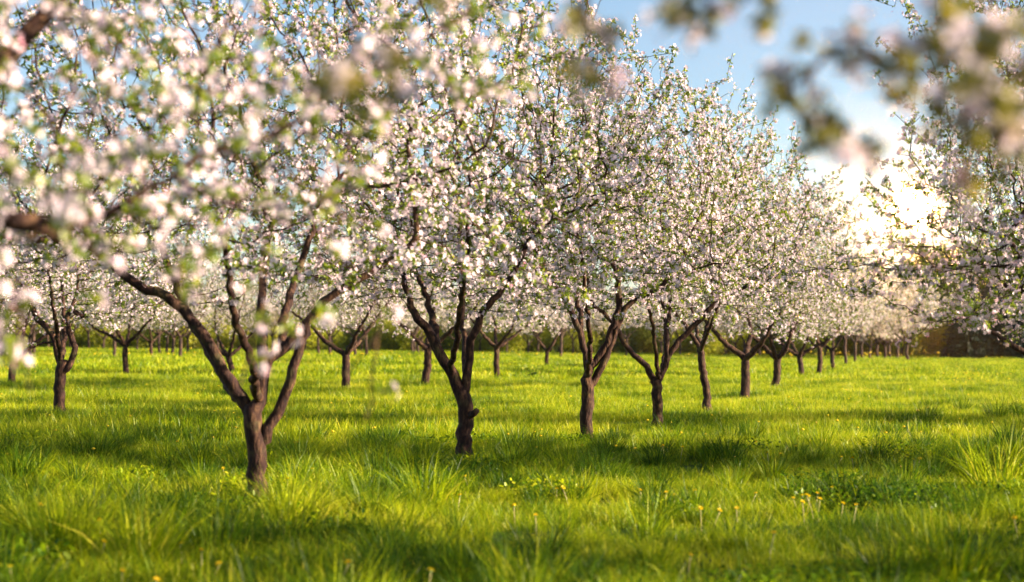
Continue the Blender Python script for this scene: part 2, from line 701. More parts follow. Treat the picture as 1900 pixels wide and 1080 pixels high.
B_limbs = [
    ([(861, 830), (862, 790), (865, 755), (856, 722)], (.108, .104)),
    ([(858, 728), (838, 695), (816, 655), (790, 612), (770, 580), (757, 545, .1), (745, 500, .2), (735, 440, .3)], (.088, .026)),
    ([(812, 650), (806, 610, .3), (795, 565, .5), (780, 520, .6), (772, 480, .7), (765, 420, .8)], (.060, .024)),
    ([(868, 735), (866, 700), (873, 650), (885, 605), (898, 575), (925, 545), (955, 500), (975, 462), (1000, 405, .2), (1020, 350, .3)], (.066, .026)),
    ([(975, 462), (990, 440, -.4), (1040, 400, -.9), (1100, 380, -1.3)], (.030, .014)),
    ([(868, 772), (878, 768, -.12), (885, 762, -.17)], (.055, .040)),
    ([(856, 740), (862, 690, .7), (860, 600, 1.3), (855, 500, 1.6), (850, 420, 1.7)], (.05, .02)),
    ([(835, 690), (845, 640, -.5), (858, 540, -1.1), (866, 440, -1.5), (870, 340, -1.7)], (.045, .018)),
]
treeB, bx_, by_ = custom_tree('tree_b', 861, 836, B_limbs, [(.05, 0, 3.05, 2.5, 2.3, 2.4)], 12, 4000, 1.0, under(1.65, .5))
C_limbs = [
    ([(1087, 802), (1088, 765), (1090, 730), (1086, 702)], (.104, .098)),
    ([(1083, 708), (1097, 680), (1122, 645), (1140, 600), (1148, 560), (1147, 520), (1136, 490), (1130, 455), (1126, 430, .1), (1125, 380, .2)], (.072, .028)),
    ([(1090, 690), (1086, 655), (1070, 605), (1052, 562), (1030, 530), (1012, 500), (995, 460, .2), (975, 420, .3)], (.062, .026)),
    ([(1078, 625), (1076, 580, .5), (1066, 535, .8), (1066, 490, .9), (1060, 440, 1.0)], (.05, .022)),
    ([(1094, 718), (1112, 690), (1130, 650), (1145, 605), (1160, 572), (1180, 556), (1210, 540), (1240, 515), (1262, 488), (1280, 440, .2), (1300, 400, .4)], (.064, .024)),
    ([(1200, 546), (1240, 530, -.6), (1290, 500, -1.0), (1350, 488, -1.2)], (.03, .014)),
    ([(1090, 700), (1095, 640, -.8), (1085, 540, -1.4), (1075, 440, -1.7)], (.05, .02)),
]
treeC, cx_, cy_ = custom_tree('tree_c', 1087, 806, C_limbs, [(.05, 0, 3.0, 2.5, 2.3, 2.25)], 13, 4000, 1.0, under(1.75, .4))
D_limbs = [
    ([(1222, 778), (1220, 745), (1220, 720), (1214, 702)], (.098, .096)),
    ([(1214, 712), (1205, 690), (1190, 672), (1168, 650), (1153, 625), (1140, 600), (1118, 580), (1098, 560), (1092, 530), (1085, 490, .2)], (.066, .028)),
    ([(1220, 712), (1232, 680), (1247, 650), (1268, 625), (1295, 598), (1318, 570), (1335, 550), (1365, 540), (1400, 520), (1425, 500, .2), (1470, 480, .3)], (.070, .022)),
    ([(1236, 670), (1237, 630), (1240, 590, .2), (1243, 545, .3), (1247, 500, .4), (1260, 440, .5)], (.056, .026)),
    ([(1330, 556), (1333, 530), (1335, 490, .2), (1340, 440, .3)], (.034, .018)),
    ([(1222, 705), (1215, 640, -.8), (1200, 540, -1.4), (1190, 440, -1.7)], (.045, .02)),
    ([(1222, 705), (1235, 640, .9), (1230, 550, 1.5), (1230, 440, 1.8)], (.045, .02)),
]
treeD, dx_, dy_ = custom_tree('tree_d', 1221, 781, D_limbs, [(.15, 0, 3.05, 2.6, 2.35, 2.3)], 14, 4000, 1.0, under(1.75, .4), shoots=75)
E_limbs = [
    ([(1312, 745), (1308, 710), (1302, 675), (1299, 648)], (.092, .082)),
    ([(1300, 652), (1286, 628), (1265, 595), (1240, 570), (1215, 552), (1190, 530)], (.058, .022)),
    ([(1300, 652), (1310, 615), (1318, 585), (1322, 550), (1320, 500, .4)], (.06, .024)),
    ([(1300, 650), (1290, 600, .9), (1280, 540, 1.5), (1290, 480, 1.7)], (.05, .02)),
    ([(1300, 650), (1320, 600, -.9), (1340, 540, -1.4), (1345, 480, -1.7)], (.05, .02)),
]
treeE, ex_, ey_ = custom_tree('tree_e', 1311, 748, E_limbs, [(.1, 0, 3.1, 2.55, 2.4, 2.3)], 15, 3300, 1.0, under(1.8, .4), spacing=.10, nfl=(3, 5), shoots=60)
T_limbs = [
    ([(110, 755), (111, 720), (113, 690), (115, 668)], (.125, .115)),
    ([(112, 675), (105, 650), (98, 620), (75, 598), (60, 575), (57, 555), (45, 535)], (.085, .045)),
    ([(118, 690), (133, 672), (138, 645), (128, 615), (126, 588), (135, 575), (152, 585)], (.075, .05)),
    ([(113, 668), (118, 635, .4), (120, 590, .6), (117, 560, .7), (110, 500, .8)], (.07, .03)),
    ([(128, 578), (142, 550), (145, 520), (140, 470)], (.04, .02)),
    ([(100, 630), (70, 640), (40, 655)], (.03, .018)),
    ([(113, 668), (105, 610, -.9), (95, 540, -1.5), (90, 470, -1.8)], (.06, .02)),
]
treeT, tx_, ty_ = custom_tree('tree_t', 111, 758, T_limbs, [(0, 0, 3.0, 2.5, 2.4, 2.2)], 16, 3300, 1.0, under(1.7, .4), spacing=.10, nfl=(3, 5))

place_tree(treeA, ax_, ay_, 'nearest in-focus-row apple tree, dark trunk splitting low into five thick spreading limbs', ROW)
place_tree(treeB, bx_, by_, 'apple tree with Y-shaped trunk and a sawn-off stub on its right side', ROW)
place_tree(treeC, cx_, cy_, 'apple tree with swollen knuckle fork, trunk just right of the middle of the photo', ROW)
place_tree(treeD, dx_, dy_, 'apple tree whose left limb snakes sideways in an S before rising', ROW)
place_tree(treeE, ex_, ey_, 'apple tree with tall slim leaning trunk right beside the S-limbed one', ROW)
place_tree(treeT, tx_, ty_, 'gnarled apple tree with twisted forked trunk at the far left of the meadow', 'apple trees left of the front row')

# ---- the big out-of-focus tree on the left, trunk outside the frame
r = np.random.default_rng(21)
sk = Skel()
Lx, Ly = -3.0, 5.4
lb = np.array([Lx, Ly, float(ground_h(Lx, Ly)) - .03])
sk.line([(0, 0, 0, .14), (0, 0, .1, .115), (.03, 0, .5, .105), (.05, 0, .95, .10)], .085, 2, .01, r)
def rel(x, y, d): return tuple(at(x, y, d) - lb)
sk.line([(.05, 0, .95, .085), (*rel(-560, 500, 5.3), .07), (*rel(-200, 405, 5.4), .050), (*rel(0, 402, 5.4), .036), (*rel(120, 424, 5.5), .026), (*rel(190, 400, 5.6), .016), (*rel(330, 330, 5.7), .010)], .085, .35, .012, r)
sk.line([(.05, 0, .95, .075), (.5, -.6, 1.55, .055), (1.0, -1.0, 2.2, .04), (1.5, -1.2, 2.9, .02)], .085, .4, .012, r)
sk.line([(.05, 0, .95, .075), (.55, .5, 1.6, .055), (1.1, .9, 2.4, .04), (1.5, 1.1, 3.1, .02)], .085, .4, .012, r)
sk.line([(.05, 0, .95, .075), (-.5, .3, 1.6, .055), (-1.1, .4, 2.4, .03)], .085, .4, .012, r)
sk.line([(.05, 0, .95, .075), (.15, 0, 1.7, .055), (.3, .1, 2.6, .04), (.5, .1, 3.6, .02)], .085, .4, .012, r)
def lcut(p):
    z0 = 1.58 + .06 * np.clip(p[:, 0], 0, 3)
    return (p[:, 2] > z0)
Aq = envelope(r, 5200, [(.2, 0, 2.6, 2.8, 2.1, 2.4), (1.5, .5, 2.3, 1.3, 1.6, 1.2)], lcut)
# a few drooping twigs that hang lower, as in the photo
droop = []
for (px, py, d) in ((30, 560, 6.2), (45, 640, 6.2), (60, 720, 6.1), (10, 600, 6.4), (110, 500, 6.6), (240, 430, 6.6), (110, 490, 5.6),
                    (480, 600, 7.2), (475, 520, 7.1), (440, 700, 7.2), (470, 650, 7.2), (570, 600, 7.4), (560, 560, 7.4), (600, 470, 7.4), (330, 560, 7.2), (340, 470, 7.2)):
    droop.append(at(px, py, d * .76) - lb)
droop = np.array(droop)
near = []
for q in droop:
    up_ = np.linspace(0, 1, 7)[:, None]
    near.append(q + up_ * np.array([-.02, 0, max(.2, 1.7 - q[2])]) + r.normal(size=(7, 3)) * .03)
Aq = np.concatenate([Aq] + near)
space_colonise(sk, Aq, r, up=.03)
for tw_ in ([(25, 400, 4.7), (40, 540, 4.7), (50, 640, 4.65), (60, 725, 4.6)], [(-10, 480, 4.9), (5, 600, 4.9), (20, 690, 4.9)], [(112, 400, 4.4), (116, 450, 4.4), (108, 500, 4.4)],
            [(485, 430, 5.6), (478, 520, 5.6), (468, 620, 5.6), (436, 730, 5.5)], [(595, 440, 5.7), (582, 540, 5.7), (562, 625, 5.7)], [(500, 560, 5.6), (530, 600, 5.6), (545, 640, 5.6)],
            [(690, 470, 5.6), (700, 600, 5.6), (640, 700, 5.6)], [(700, 600, 5.6), (690, 700, 5.6), (679, 770, 5.6)], [(330, 430, 5.5), (335, 520, 5.5), (325, 575, 5.5)], [(200, 430, 5.3), (180, 480, 5.3), (150, 540, 5.2)]):
    sk.line([(*rel(*q), .0024) for q in tw_], .07, 0, .008, r)
treeL = finish_tree(sk, r, 1, 'tree_l', spacing=.11, shoots=60, nfl=(3, 6), flower=.019)
place_tree(treeL, Lx, Ly, 'big blurred close apple tree reaching in from the left edge with dark bare limb', 'apple trees close to the camera')

# ---- apple tree overhead on the right: only hanging twigs reach into the picture
r = np.random.default_rng(22)
sk = Skel()
Gx, Gy = 3.2, 2.2
gb = np.array([Gx, Gy, float(ground_h(Gx, Gy)) - .03])
def relg(x, y, d): return tuple(at(x, y, d * 1.2) - gb)
sk.line([(0, 0, 0, .13), (0, 0, .1, .11), (-.02, .03, .6, .10), (0, .05, 1.05, .10)], .085, 2, .01, r)
sk.line([(0, .05, 1.05, .08), (-.5, .3, 1.55, .06), (-1.2, .65, 2.15, .045), (-2.2, .80, 2.38, .03), (-3.4, .85, 2.36, .018), (-4.0, .9, 2.32, .010)], .085, 2, .012, r)
sk.line([(0, .05, 1.05, .08), (.4, .4, 1.8, .05), (.7, .8, 2.7, .025)], .085, .4, .012, r)
sk.line([(0, .05, 1.05, .08), (-.2, .7, 1.8, .05), (-.3, 1.2, 2.7, .025)], .085, .6, .012, r)
sk.line([(0, .05, 1.05, .08), (.3, -.5, 1.9, .05), (.5, -.9, 2.8, .025)], .085, .4, .012, r)
tw = [
    [(2020, -140, 2.35), (1900, 30, 2.4), (1800, 100, 2.4), (1700, 132, 2.45), (1640, 120, 2.5), (1595, 82, 2.5), (1535, 105, 2.5), (1480, 150, 2.5), (1440, 175, 2.5)],
    [(2030, -60, 2.2), (1930, 80, 2.2), (1880, 170, 2.2), (1860, 260, 2.2), (1850, 320, 2.2)],
    [(1520, 118, 2.5), (1500, 180, 2.5), (1530, 220, 2.5), (1570, 245, 2.5)],
    [(1090, -120, 2.5), (1085, 0, 2.5), (1080, 60, 2.5), (1115, 130, 2.5)],
    [(1290, -110, 2.5), (1300, -20, 2.5), (1320, 12, 2.5)],
    [(1400, -110, 2.5), (1385, -30, 2.5), (1380, 5, 2.5)],
    [(650, -150, 2.7), (655, 40, 2.7), (650, 150, 2.7), (700, 180, 2.7)],
    [(800, -150, 2.6), (830, -40, 2.6), (820, 10, 2.6)],
]
for t in tw:
    rows = [(*relg(*q), .0085 - .0035 * i / len(t)) for i, q in enumerate(t)]
    sk.line(rows, .04, 2, .003, r)
cl = []
def clump(px, py, d, k, spread):
    for _ in range(k):
        cl.append(at(px + r.normal() * spread, py + r.normal() * spread * .8, d * 1.2 + r.normal() * .05) - gb)
for (px, py, k, s_) in ((1440, 175, 2, 18), (1470, 190, 2, 18), (1495, 140, 2, 14), (1530, 95, 2, 14), (1595, 75, 3, 16), (1640, 115, 2, 14), (1660, 130, 2, 14), (1700, 132, 3, 18), (1690, 165, 2, 16),
                      (1530, 225, 3, 18), (1570, 240, 4, 18), (1490, 235, 3, 16), (1600, 258, 2, 14), (1545, 265, 3, 16),
                      (1080, 50, 4, 20), (1115, 125, 5, 24), (1070, 140, 3, 16), (1300, 8, 4, 22), (1255, 15, 3, 18), (1380, 0, 3, 22), (1330, 20, 2, 16), (1430, 0, 2, 16),
                      (650, 165, 5, 26), (705, 180, 4, 20), (600, 160, 3, 20), (740, 120, 3, 20), (820, 0, 3, 25)):
    clump(px, py, 2.5, k, s_)
for (px, py, k, s_) in ((1850, 320, 4, 30), (1870, 250, 5, 30), (1830, 180, 5, 30), (1880, 140, 5, 30), (1800, 100, 4, 26), (1860, 60, 5, 30), (1900, 200, 5, 30), (1760, 230, 3, 20), (1790, 30, 3, 26), (1740, 60, 2, 18)):
    clump(px, py, 2.25, k + 1, s_ * 1.1)
# unseen crown, brought low on its right side to shade the hanging twigs
A2 = envelope(r, 1500, [(.5, .3, 2.9, 1.9, 2.0, 1.7)], lambda p: (p[:, 2] > 2.45) | ((p[:, 0] > -1.2) & (p[:, 2] > 1.2)))
n0 = len(sk.p)
space_colonise(sk, A2, r)
P_ = np.array(sk.p)
for i in range(n0, len(P_)):
    if r.random() < .8:
        cl.append(P_[i])
treeG = finish_tree(sk, r, 1, 'tree_g', shoots=0, clusters=cl, nfl=(0, 3), leafiness=1.4, spur=.035, leaf=M_LEAF_YOUNG, centre=(0, 0, 3))
place_tree(treeG, Gx, Gy, 'very close heavily blurred apple branches hanging into the top right corner', 'apple trees close to the camera')

# ---- generic trees for the right-hand edge and the rows behind
V = [generic_tree('tree_v%d' % i, 40 + i, 3400, th, .10, 2.5, 5.4, (1.3, 1.5, 1.6)[i], nl, ln_, spacing=.095, nfl=(3, 5), shoots=60)
     for i, (th, nl, ln_) in enumerate(((.85, 4, .10), (.95, 3, .05), (.75, 4, .16)))]
VR = generic_tree('tree_r', 47, 7000, .9, .11, 2.3, 5.9, 1.25, 4, .08, spacing=.075, nfl=(3, 6), shoots=190, thin=.045, extra=[(0, 0, 2.15, 3.0, 2.6, .85)])
W = [generic_tree('tree_w%d' % i, 60 + i, 1700, th, .095, 2.45, 5.2, 1.85, nl, .08, far=False, step=.16, spacing=.15, nfl=(3, 5), flower=.032, spur=.07, shoots=50)
     for i, (th, nl) in enumerate(((1.0, 3), (.8, 4), (1.1, 4)))]
K = [generic_tree('tree_k%d' % i, 80 + i, 750, th, .075, 2.0, 4.6, 1.95, nl, .06, far=True, step=.2, spacing=.19, nfl=(3, 5), flower=.05, spur=.09, shoots=30, leafiness=.7, limb_len=.9)
     for i, (th, nl) in enumerate(((1.15, 3), (1.0, 3), (1.3, 4)))]
KR = [generic_tree('tree_q%d' % i, 95 + i, 900, .75, .075, 2.2, 4.4, .95, 4, .06, far=True, step=.2, spacing=.17, nfl=(3, 5), flower=.05, spur=.09, shoots=40, leafiness=.9, limb_len=1.0) for i in range(2)]

rr = np.random.default_rng(5)
EDGE = 'apple trees along the right edge'
for (x, y, v, rz, lab) in (
        (5.2, 9.2, 0, 1.3, 'slightly blurred apple tree leaning in low at the right edge, nearest on that side'),
        (6.1, 17.0, 'R', 2.9, 'sharp blossoming apple tree filling the upper right, its long sprays against bright sky'),
        (8.6, 26.0, 2, 4.0, 'apple tree behind the sharp sprays at the right edge, low over the meadow')):
    place_tree(VR if v == 'R' else V[v], x, y, lab, EDGE, rz)

SHADE = 'unseen apple trees added to cast shade'  # out of view, added to throw shade bands across the meadow
place_tree(V[2], 14.9, 16.0, 'unseen shade-casting apple tree added beyond the right border, behind the sharp sprays', SHADE, 1.2)
place_tree(V[0], 15.6, 7.6, 'unseen shade-casting apple tree added beyond the right border, nearest to the camera', SHADE, 3.2)
place_tree(V[1], 16.2, 25.6, 'farther unseen shade-casting apple tree added beyond the right border of the photo', SHADE, 2.2)
mid_list = [  # visible foot px, mesh, rotation, scale, label
    (1381, 729, V[1], 1.0, 1.0, 'apple tree with wide low fork, two trunks right of the S-limbed tree'),
    (1436, 713, V[0], 2.2, 1.0, 'straight single-trunked apple tree standing just right of the wide low fork'),
    (1487, 695, W[1], .5, 1.0, 'apple tree with bright lit trunk, left one of a close pair in the receding row'),
    (1519, 691, W[2], 3.5, .95, 'dark V-forked apple tree, right one of a close pair in the receding row'),
    (1546, 684, W[0], 1.7, .95, 'slender-trunked apple tree with three thin limbs beyond the close pair'),
    (1570, 674, K[2], 2.9, 1.15, 'thin apple tree in the receding row, second beyond the close pair'),
    (1586, 671, K[0], .2, 1.15, 'thin apple tree at the end of the receding row, before the pale trees'),
    (22, 708, W[1], 3.9, 1.05, 'apple tree with dark trunk at the very left edge, behind blurred white flowers'),
    (236, 692, W[2], 5.2, 1.0, 'apple tree with clean V fork on open sunny grass, seen under the long left limb'),
    (432, 693, V[2], 4.4, 1.0, 'dark double-stemmed apple tree seen between the limbs of the nearest tree'),
    (642, 715, V[1], 5.0, 1.0, 'knobbly dark apple trunk seen through the hanging flowers right of the nearest tree'),
    (788, 711, W[0], 4.1, 1.1, 'dark low-forked apple tree seen just left of the Y-shaped trunk'),
    (922, 698, W[2], .9, 1.0, 'apple tree with neat vase-shaped fork and a dark leafy weed at its foot'),
    (1014, 677, W[1], 2.6, 1.0, 'apple tree with hooked left limb beyond the vase-shaped one'),
    (283, 662, W[0], 1.2, .95, 'straight apple tree on the far left grass, right of the clean V fork'),
]
for (px, py, me, rz, sc, lab) in mid_list:
    x, y = foot(px, py)
    place_tree(me, x, y, lab, 'apple trees in the middle rows', rz, sc)

far_px = [(65, 652), (192, 650), (165, 648), (309, 657), (321, 655), (505, 652), (350, 650), (130, 648), (566, 653), (613, 658), (671, 653), (690, 650), (767, 653), (776, 657), (866, 656), (890, 653), (722, 650), (405, 652), (455, 651),
          (980, 655), (1042, 655), (1064, 657), (1130, 656), (1162, 658), (1195, 655), (1246, 656), (1262, 658), (1345, 658), (1365, 660), (1410, 659), (1452, 661), (1470, 660), (1530, 661), (1556, 660),
          (1615, 665), (1628, 663), (1640, 664), (1651, 664), (1663, 665), (1684, 666), (1600, 663), (1672, 662), (215, 649), (255, 651), (1100, 655), (1300, 657), (940, 654), (830, 652), (540, 650), (90, 647), (30, 650)]
for k_ in range(26):
    far_px.append((float(rr.uniform(-20, 1540)), float(rr.uniform(652, 664))))
for i, (px, py) in enumerate(far_px):
    x, y = foot(px, py)
    y_ = y + rr.uniform(-3, 5)
    x = x / y * y_
    right = px > 1590
    lab = ('pale cream apple tree at the far field end, below the bright gap in the sky' if right else
           'small distant thin-trunked apple tree before the yellow-green bushes at the field edge')
    place_tree(KR[i % 2] if right else K[i % 3], x, y_, lab, 'pale trees at the far right end' if right else 'small distant apple trees at the field edge', rr.uniform(0, 6.28), rr.uniform(.95, 1.3) * (1.3 if right else 1))

# ------------------------------------------------------------------ ground
gx = np.concatenate([np.linspace(-420, -60, 30), np.linspace(-56, 56, 113), np.linspace(60, 420, 30)])
gy = np.concatenate([np.linspace(-60, 0, 14), np.linspace(1, 60, 100), np.linspace(62, 160, 60), np.linspace(170, 900, 40)])
X, Y = np.meshgrid(gx, gy)
Vg = np.stack([X, Y, ground_h(X, Y)], -1).reshape(-1, 3)
nx, ny = len(gx), len(gy)
i = np.arange(ny - 1)[:, None] * nx
j = np.arange(nx - 1)[None, :]
q = np.stack([i + j, i + j + 1, i + nx + j + 1, i + nx + j], -1).reshape(-1, 4)
mg, nt = mat('meadow_soil')
L = nt.links
ge = N(nt, 'ShaderNodeNewGeometry')
n1 = N(nt, 'ShaderNodeTexNoise')
n1.inputs['Scale'].default_value = 3.0
n1.inputs['Detail'].default_value = 8
L.new(ge.outputs['Position'], n1.inputs['Vector'])
rp = ramp(nt, [(.3, (.014, .022, .006)), (.5, (.03, .06, .006)), (.7, (.06, .11, .008))])
L.new(n1.outputs['Fac'], rp.inputs[0])
b = N(nt, 'ShaderNodeBsdfPrincipled')
b.inputs['Roughness'].default_value = .95
b.inputs['Specular IOR Level'].default_value = .1
L.new(rp.outputs[0], b.inputs['Base Color'])
o_ = N(nt, 'ShaderNodeOutputMaterial')
L.new(b.outputs[0], o_.inputs[0])
gd = obj('ground', mesh_from('ground', Vg, [q], [mg], None, None, True))
tag(gd, 'gently rolling meadow ground under the orchard grass', 'ground', None, 'structure')

# ------------------------------------------------------------------ grass
def blades(r, n, radius, h, hs, w, bend, lean=.25, rows=3, tintm=.42, tints=.17, dry=.015, centre=False):
    """n curved tapering blades in a disc -> verts, faces, tint"""
    a = r.uniform(0, 6.283, n)
    rad = radius * np.sqrt(r.uniform(0, 1, n))
    bx = np.stack([rad * np.cos(a), rad * np.sin(a), np.zeros(n)], 1)
    H = np.maximum(r.normal(h, hs, n), h * .35)
    da = r.uniform(0, 6.283, n)
    if centre:
        da = a + r.normal(size=n) * .5
    D = np.stack([np.cos(da), np.sin(da), np.zeros(n)], 1)
    fa = r.uniform(0, 6.283, n)
    Sd = np.stack([np.cos(fa), np.sin(fa), np.zeros(n)], 1)
    le = np.abs(r.normal(0, lean, n))
    be = np.abs(r.normal(0, bend, n))
    W_ = w * r.uniform(.6, 1.3, n)
    vs = []
    for k in range(rows + 1):
        t = k / rows
        c = bx + D * (H * (le * t + be * t ** 2.6))[:, None]
        c[:, 2] += H * (t - .32 * be * t ** 3)
        ww = W_ * (1 - t ** 1.8) * (1 - .15 * (1 - t))
        if k < rows:
            vs += [c - Sd * ww[:, None] / 2, c + Sd * ww[:, None] / 2]
        else:
            vs += [c]
    V_ = np.stack(vs, 1)
    nv = V_.shape[1]
    off = (np.arange(n) * nv)[:, None]
    quads = np.concatenate([off + np.array([[2 * k, 2 * k + 1, 2 * k + 3, 2 * k + 2]]) for k in range(rows - 1)])
    tri = off + np.array([[2 * rows - 2, 2 * rows - 1, 2 * rows]])
    ti = np.clip(r.normal(tintm, tints, n), 0, .9)
    ti[r.random(n) < dry] = 1
    return V_.reshape(-1, 3), quads, tri, np.repeat(ti, nv)


def blade_mesh(name, m, parts):
    B = Builder()
    for v, qd, tr, t in parts:
        B.add(v, [qd, tr], t)
    return B.mesh(name, m)


r = np.random.default_rng(31)  # grass
def lib(name, meshes):
    c = bpy.data.collections.new(name)
    for k, me in enumerate(meshes):
        c.objects.link(bpy.data.objects.new('%s_%02d' % (name, k), me))
    return c


near_lib = lib('grass_patch', [blade_mesh('grass_patch%d' % k, M_GRASS, [
    blades(r, 170, .26, hh, .04, .0055, .6, .35, tintm=tm), blades(r, 110, .26, hh * .6, .03, .0065, .9, .6, tintm=tm - .06),
    blades(r, 5, .26, hh * 1.3, .03, .004, .35, tintm=tm + .1, dry=.1)])
    for k, (hh, tm) in enumerate(((.13, .42), (.15, .36), (.11, .5), (.18, .40), (.125, .34), (.095, .56)))])
for k in range(4):
    me_ = blade_mesh('grass_clump%d' % k, (M_GRASS, M_TUFT)[k % 2], [blades(r, 95, .10, .27 + .03 * (k // 2), .05, .0075, .5, .3, 4, .36, .18, .01, True), blades(r, 50, .14, .18, .04, .008, .8, .5, 3, .34, .18, .0, True)])
    near_lib.objects.link(bpy.data.objects.new('grass_patch_%02d' % (10 + k), me_))
def weeds(r, n, radius):
    a = r.uniform(0, 6.283, n)
    q = radius * np.sqrt(r.uniform(0, 1, n))
    h = r.uniform(.05, .17, n)
    pos = np.stack([q * np.cos(a), q * np.sin(a), h], 1)
    up_ = norm(np.array([0, 0, 1.0]) + r.normal(size=(n, 3)) * .5)
    a_, b_, n_ = frames(up_, r)
    tpl = np.array([(0, 0, 0), (.35, .26, .05), (.8, .22, .08), (1, 0, .02), (.8, -.22, .08), (.35, -.26, .05)])
    v, f, t = scatter(tpl, np.array([[0, 1, 2, 3], [0, 3, 4, 5]]), pos, a_, b_, n_, r.uniform(.022, .05, n), np.clip(r.normal(.30, .16, n), 0, .7))
    return v, f, t
for k in range(2):
    B = Builder()
    v, f, t = weeds(r, 150, .24)
    B.add(v, [f], t)
    for q in (blades(r, 280, .30, .11, .03, .006, .8, .5, tintm=.38), blades(r, 12, .26, .2, .04, .006, .4, .3, tintm=.45)):
        B.add(q[0], [q[1], q[2]], q[3])
    near_lib.objects.link(bpy.data.objects.new('grass_patch_%02d' % (20 + k), B.mesh('weed_patch%d' % k, M_GRASS)))
mid_lib = lib('grass_drift', [blade_mesh('grass_drift%d' % k, M_GRASS, [
    blades(r, 420, .5, hh, .05, .0095, .6, tintm=tm, rows=2), blades(r, 8, .5, hh * 1.5, .04, .007, .25, tintm=tm + .1, rows=2, dry=.5)])
    for k, (hh, tm) in enumerate(((.14, .42), (.17, .37), (.12, .5), (.135, .45)))])
far_lib = lib('grass_swath', [blade_mesh('grass_swath%d' % k, M_GRASS, [blades(r, 260, 1.0, hh, .05, .035, .45, tintm=tm, rows=2)])
    for k, (hh, tm) in enumerate(((.19, .44), (.22, .40), (.17, .52)))])


def instancer(name, coll, pts, scl, rot, idx):
    me = bpy.data.meshes.new(name)
    me.vertices.add(len(pts))
    me.vertices.foreach_set('co', np.asarray(pts, np.float32).ravel())
    for an, ty, va in (('sc', 'FLOAT', scl), ('rz', 'FLOAT', rot)):
        a = me.attributes.new(an, ty, 'POINT')
        a.data.foreach_set('value', np.asarray(va, np.float32))
    a = me.attributes.new('pick', 'INT', 'POINT')
    a.data.foreach_set('value', np.asarray(idx, np.int32))
    o = obj(name, me)
    ng = bpy.data.node_groups.new(name + '_nodes', 'GeometryNodeTree')
    ng.interface.new_socket('Geometry', in_out='INPUT', socket_type='NodeSocketGeometry')
    ng.interface.new_socket('Geometry', in_out='OUTPUT', socket_type='NodeSocketGeometry')
    gi = ng.nodes.new('NodeGroupInput')
    go = ng.nodes.new('NodeGroupOutput')
    ci = ng.nodes.new('GeometryNodeCollectionInfo')
    ci.inputs['Collection'].default_value = coll
    ci.inputs['Separate Children'].default_value = True
    ci.inputs['Reset Children'].default_value = True
    ip = ng.nodes.new('GeometryNodeInstanceOnPoints')
    ip.inputs['Pick Instance'].default_value = True

    def na(nm, ty):
        z = ng.nodes.new('GeometryNodeInputNamedAttribute')
        z.data_type = ty
        z.inputs['Name'].default_value = nm
        return [s for s in z.outputs if s.name == 'Attribute' and s.enabled][0]
    cx = ng.nodes.new('ShaderNodeCombineXYZ')
    ng.links.new(na('rz', 'FLOAT'), cx.inputs['Z'])
    ng.links.new(gi.outputs[0], ip.inputs['Points'])
    ng.links.new(ci.outputs[0], ip.inputs['Instance'])
    ng.links.new(na('pick', 'INT'), ip.inputs['Instance Index'])
    ng.links.new(cx.outputs[0], ip.inputs['Rotation'])
    ng.links.new(na('sc', 'FLOAT'), ip.inputs['Scale'])
    ng.links.new(ip.outputs[0], go.inputs[0])
    md = o.modifiers.new('grass', 'NODES')
    md.node_group = ng
    return o


def field(r, y0, y1, dens, margin):
    """random points in the visible wedge plus a margin"""
    w = .30 * y1 + margin
    n = int((y1 - y0) * 2 * w * dens)
    x = r.uniform(-w, w, n)
    y = r.uniform(y0, y1, n)
    m = np.abs(x) < .30 * y + margin
    return x[m], y[m]


def lownoise(x, y):
    return (np.sin(.9 * x + .35 * y + .5) * np.sin(.55 * y - .3 * x + 1.1) + .7 * np.sin(1.9 * x - 1.1 * y + 2) * np.sin(1.5 * y + .8 * x) + .4 * np.sin(3.7 * x + 2.9 * y)) / 1.6


for nm, cl_, y0, y1, dens, marg, nv, lab in (
        ('meadow_grass', near_lib, 5.5, 22, 16, 1.8, 6, 'lush fresh green grass of the near meadow with long loose blades'),
        ('middle_grass', mid_lib, 22, 55, 3.6, 3, 4, 'sunlit green grass between the trunks of the middle rows'),
        ('distant_grass', far_lib, 55, 165, 1.0, 6, 3, 'bright grass of the far meadow up to the field edge')):
    x, y = field(r, y0, y1, dens, marg)
    ln_ = lownoise(x, y)
    sc = np.clip(1 + .38 * ln_ + r.normal(0, .14, len(x)), .6, 1.8)
    pick = np.clip(np.round((nv - 1) * (.5 - .33 * lownoise(x * .6 + 7, y * .6)) + r.normal(0, 1.0, len(x))), 0, nv - 1)
    sc = sc * (1.0 - .22 * sstep(-.12, .10, x / y))
    if nm == 'meadow_grass':
        weed = r.random(len(x)) < np.clip(.0 + .30 * lownoise(x * .9 - 5, y * 1.1 + 2), 0, .3)
        tall = r.random(len(x)) < np.clip(.13 + .10 * (x < .5) + .28 * lownoise(x * 1.4 + 3, y * 1.4), .02, .55)
        pick = np.where(tall, r.integers(6, 10, len(x)), pick)
        sc = np.where(tall, r.uniform(.5, 1.2, len(x)), sc)
        pick = np.where(weed, r.integers(10, 12, len(x)), pick)
        sc = np.where(weed, r.uniform(.7, 1.3, len(x)), sc)
    g_ = instancer(nm, cl_, np.stack([x, y, ground_h(x, y)], 1), sc, r.uniform(0, 6.28, len(x)), pick)
    tag(g_, lab, 'grass', None, 'stuff')

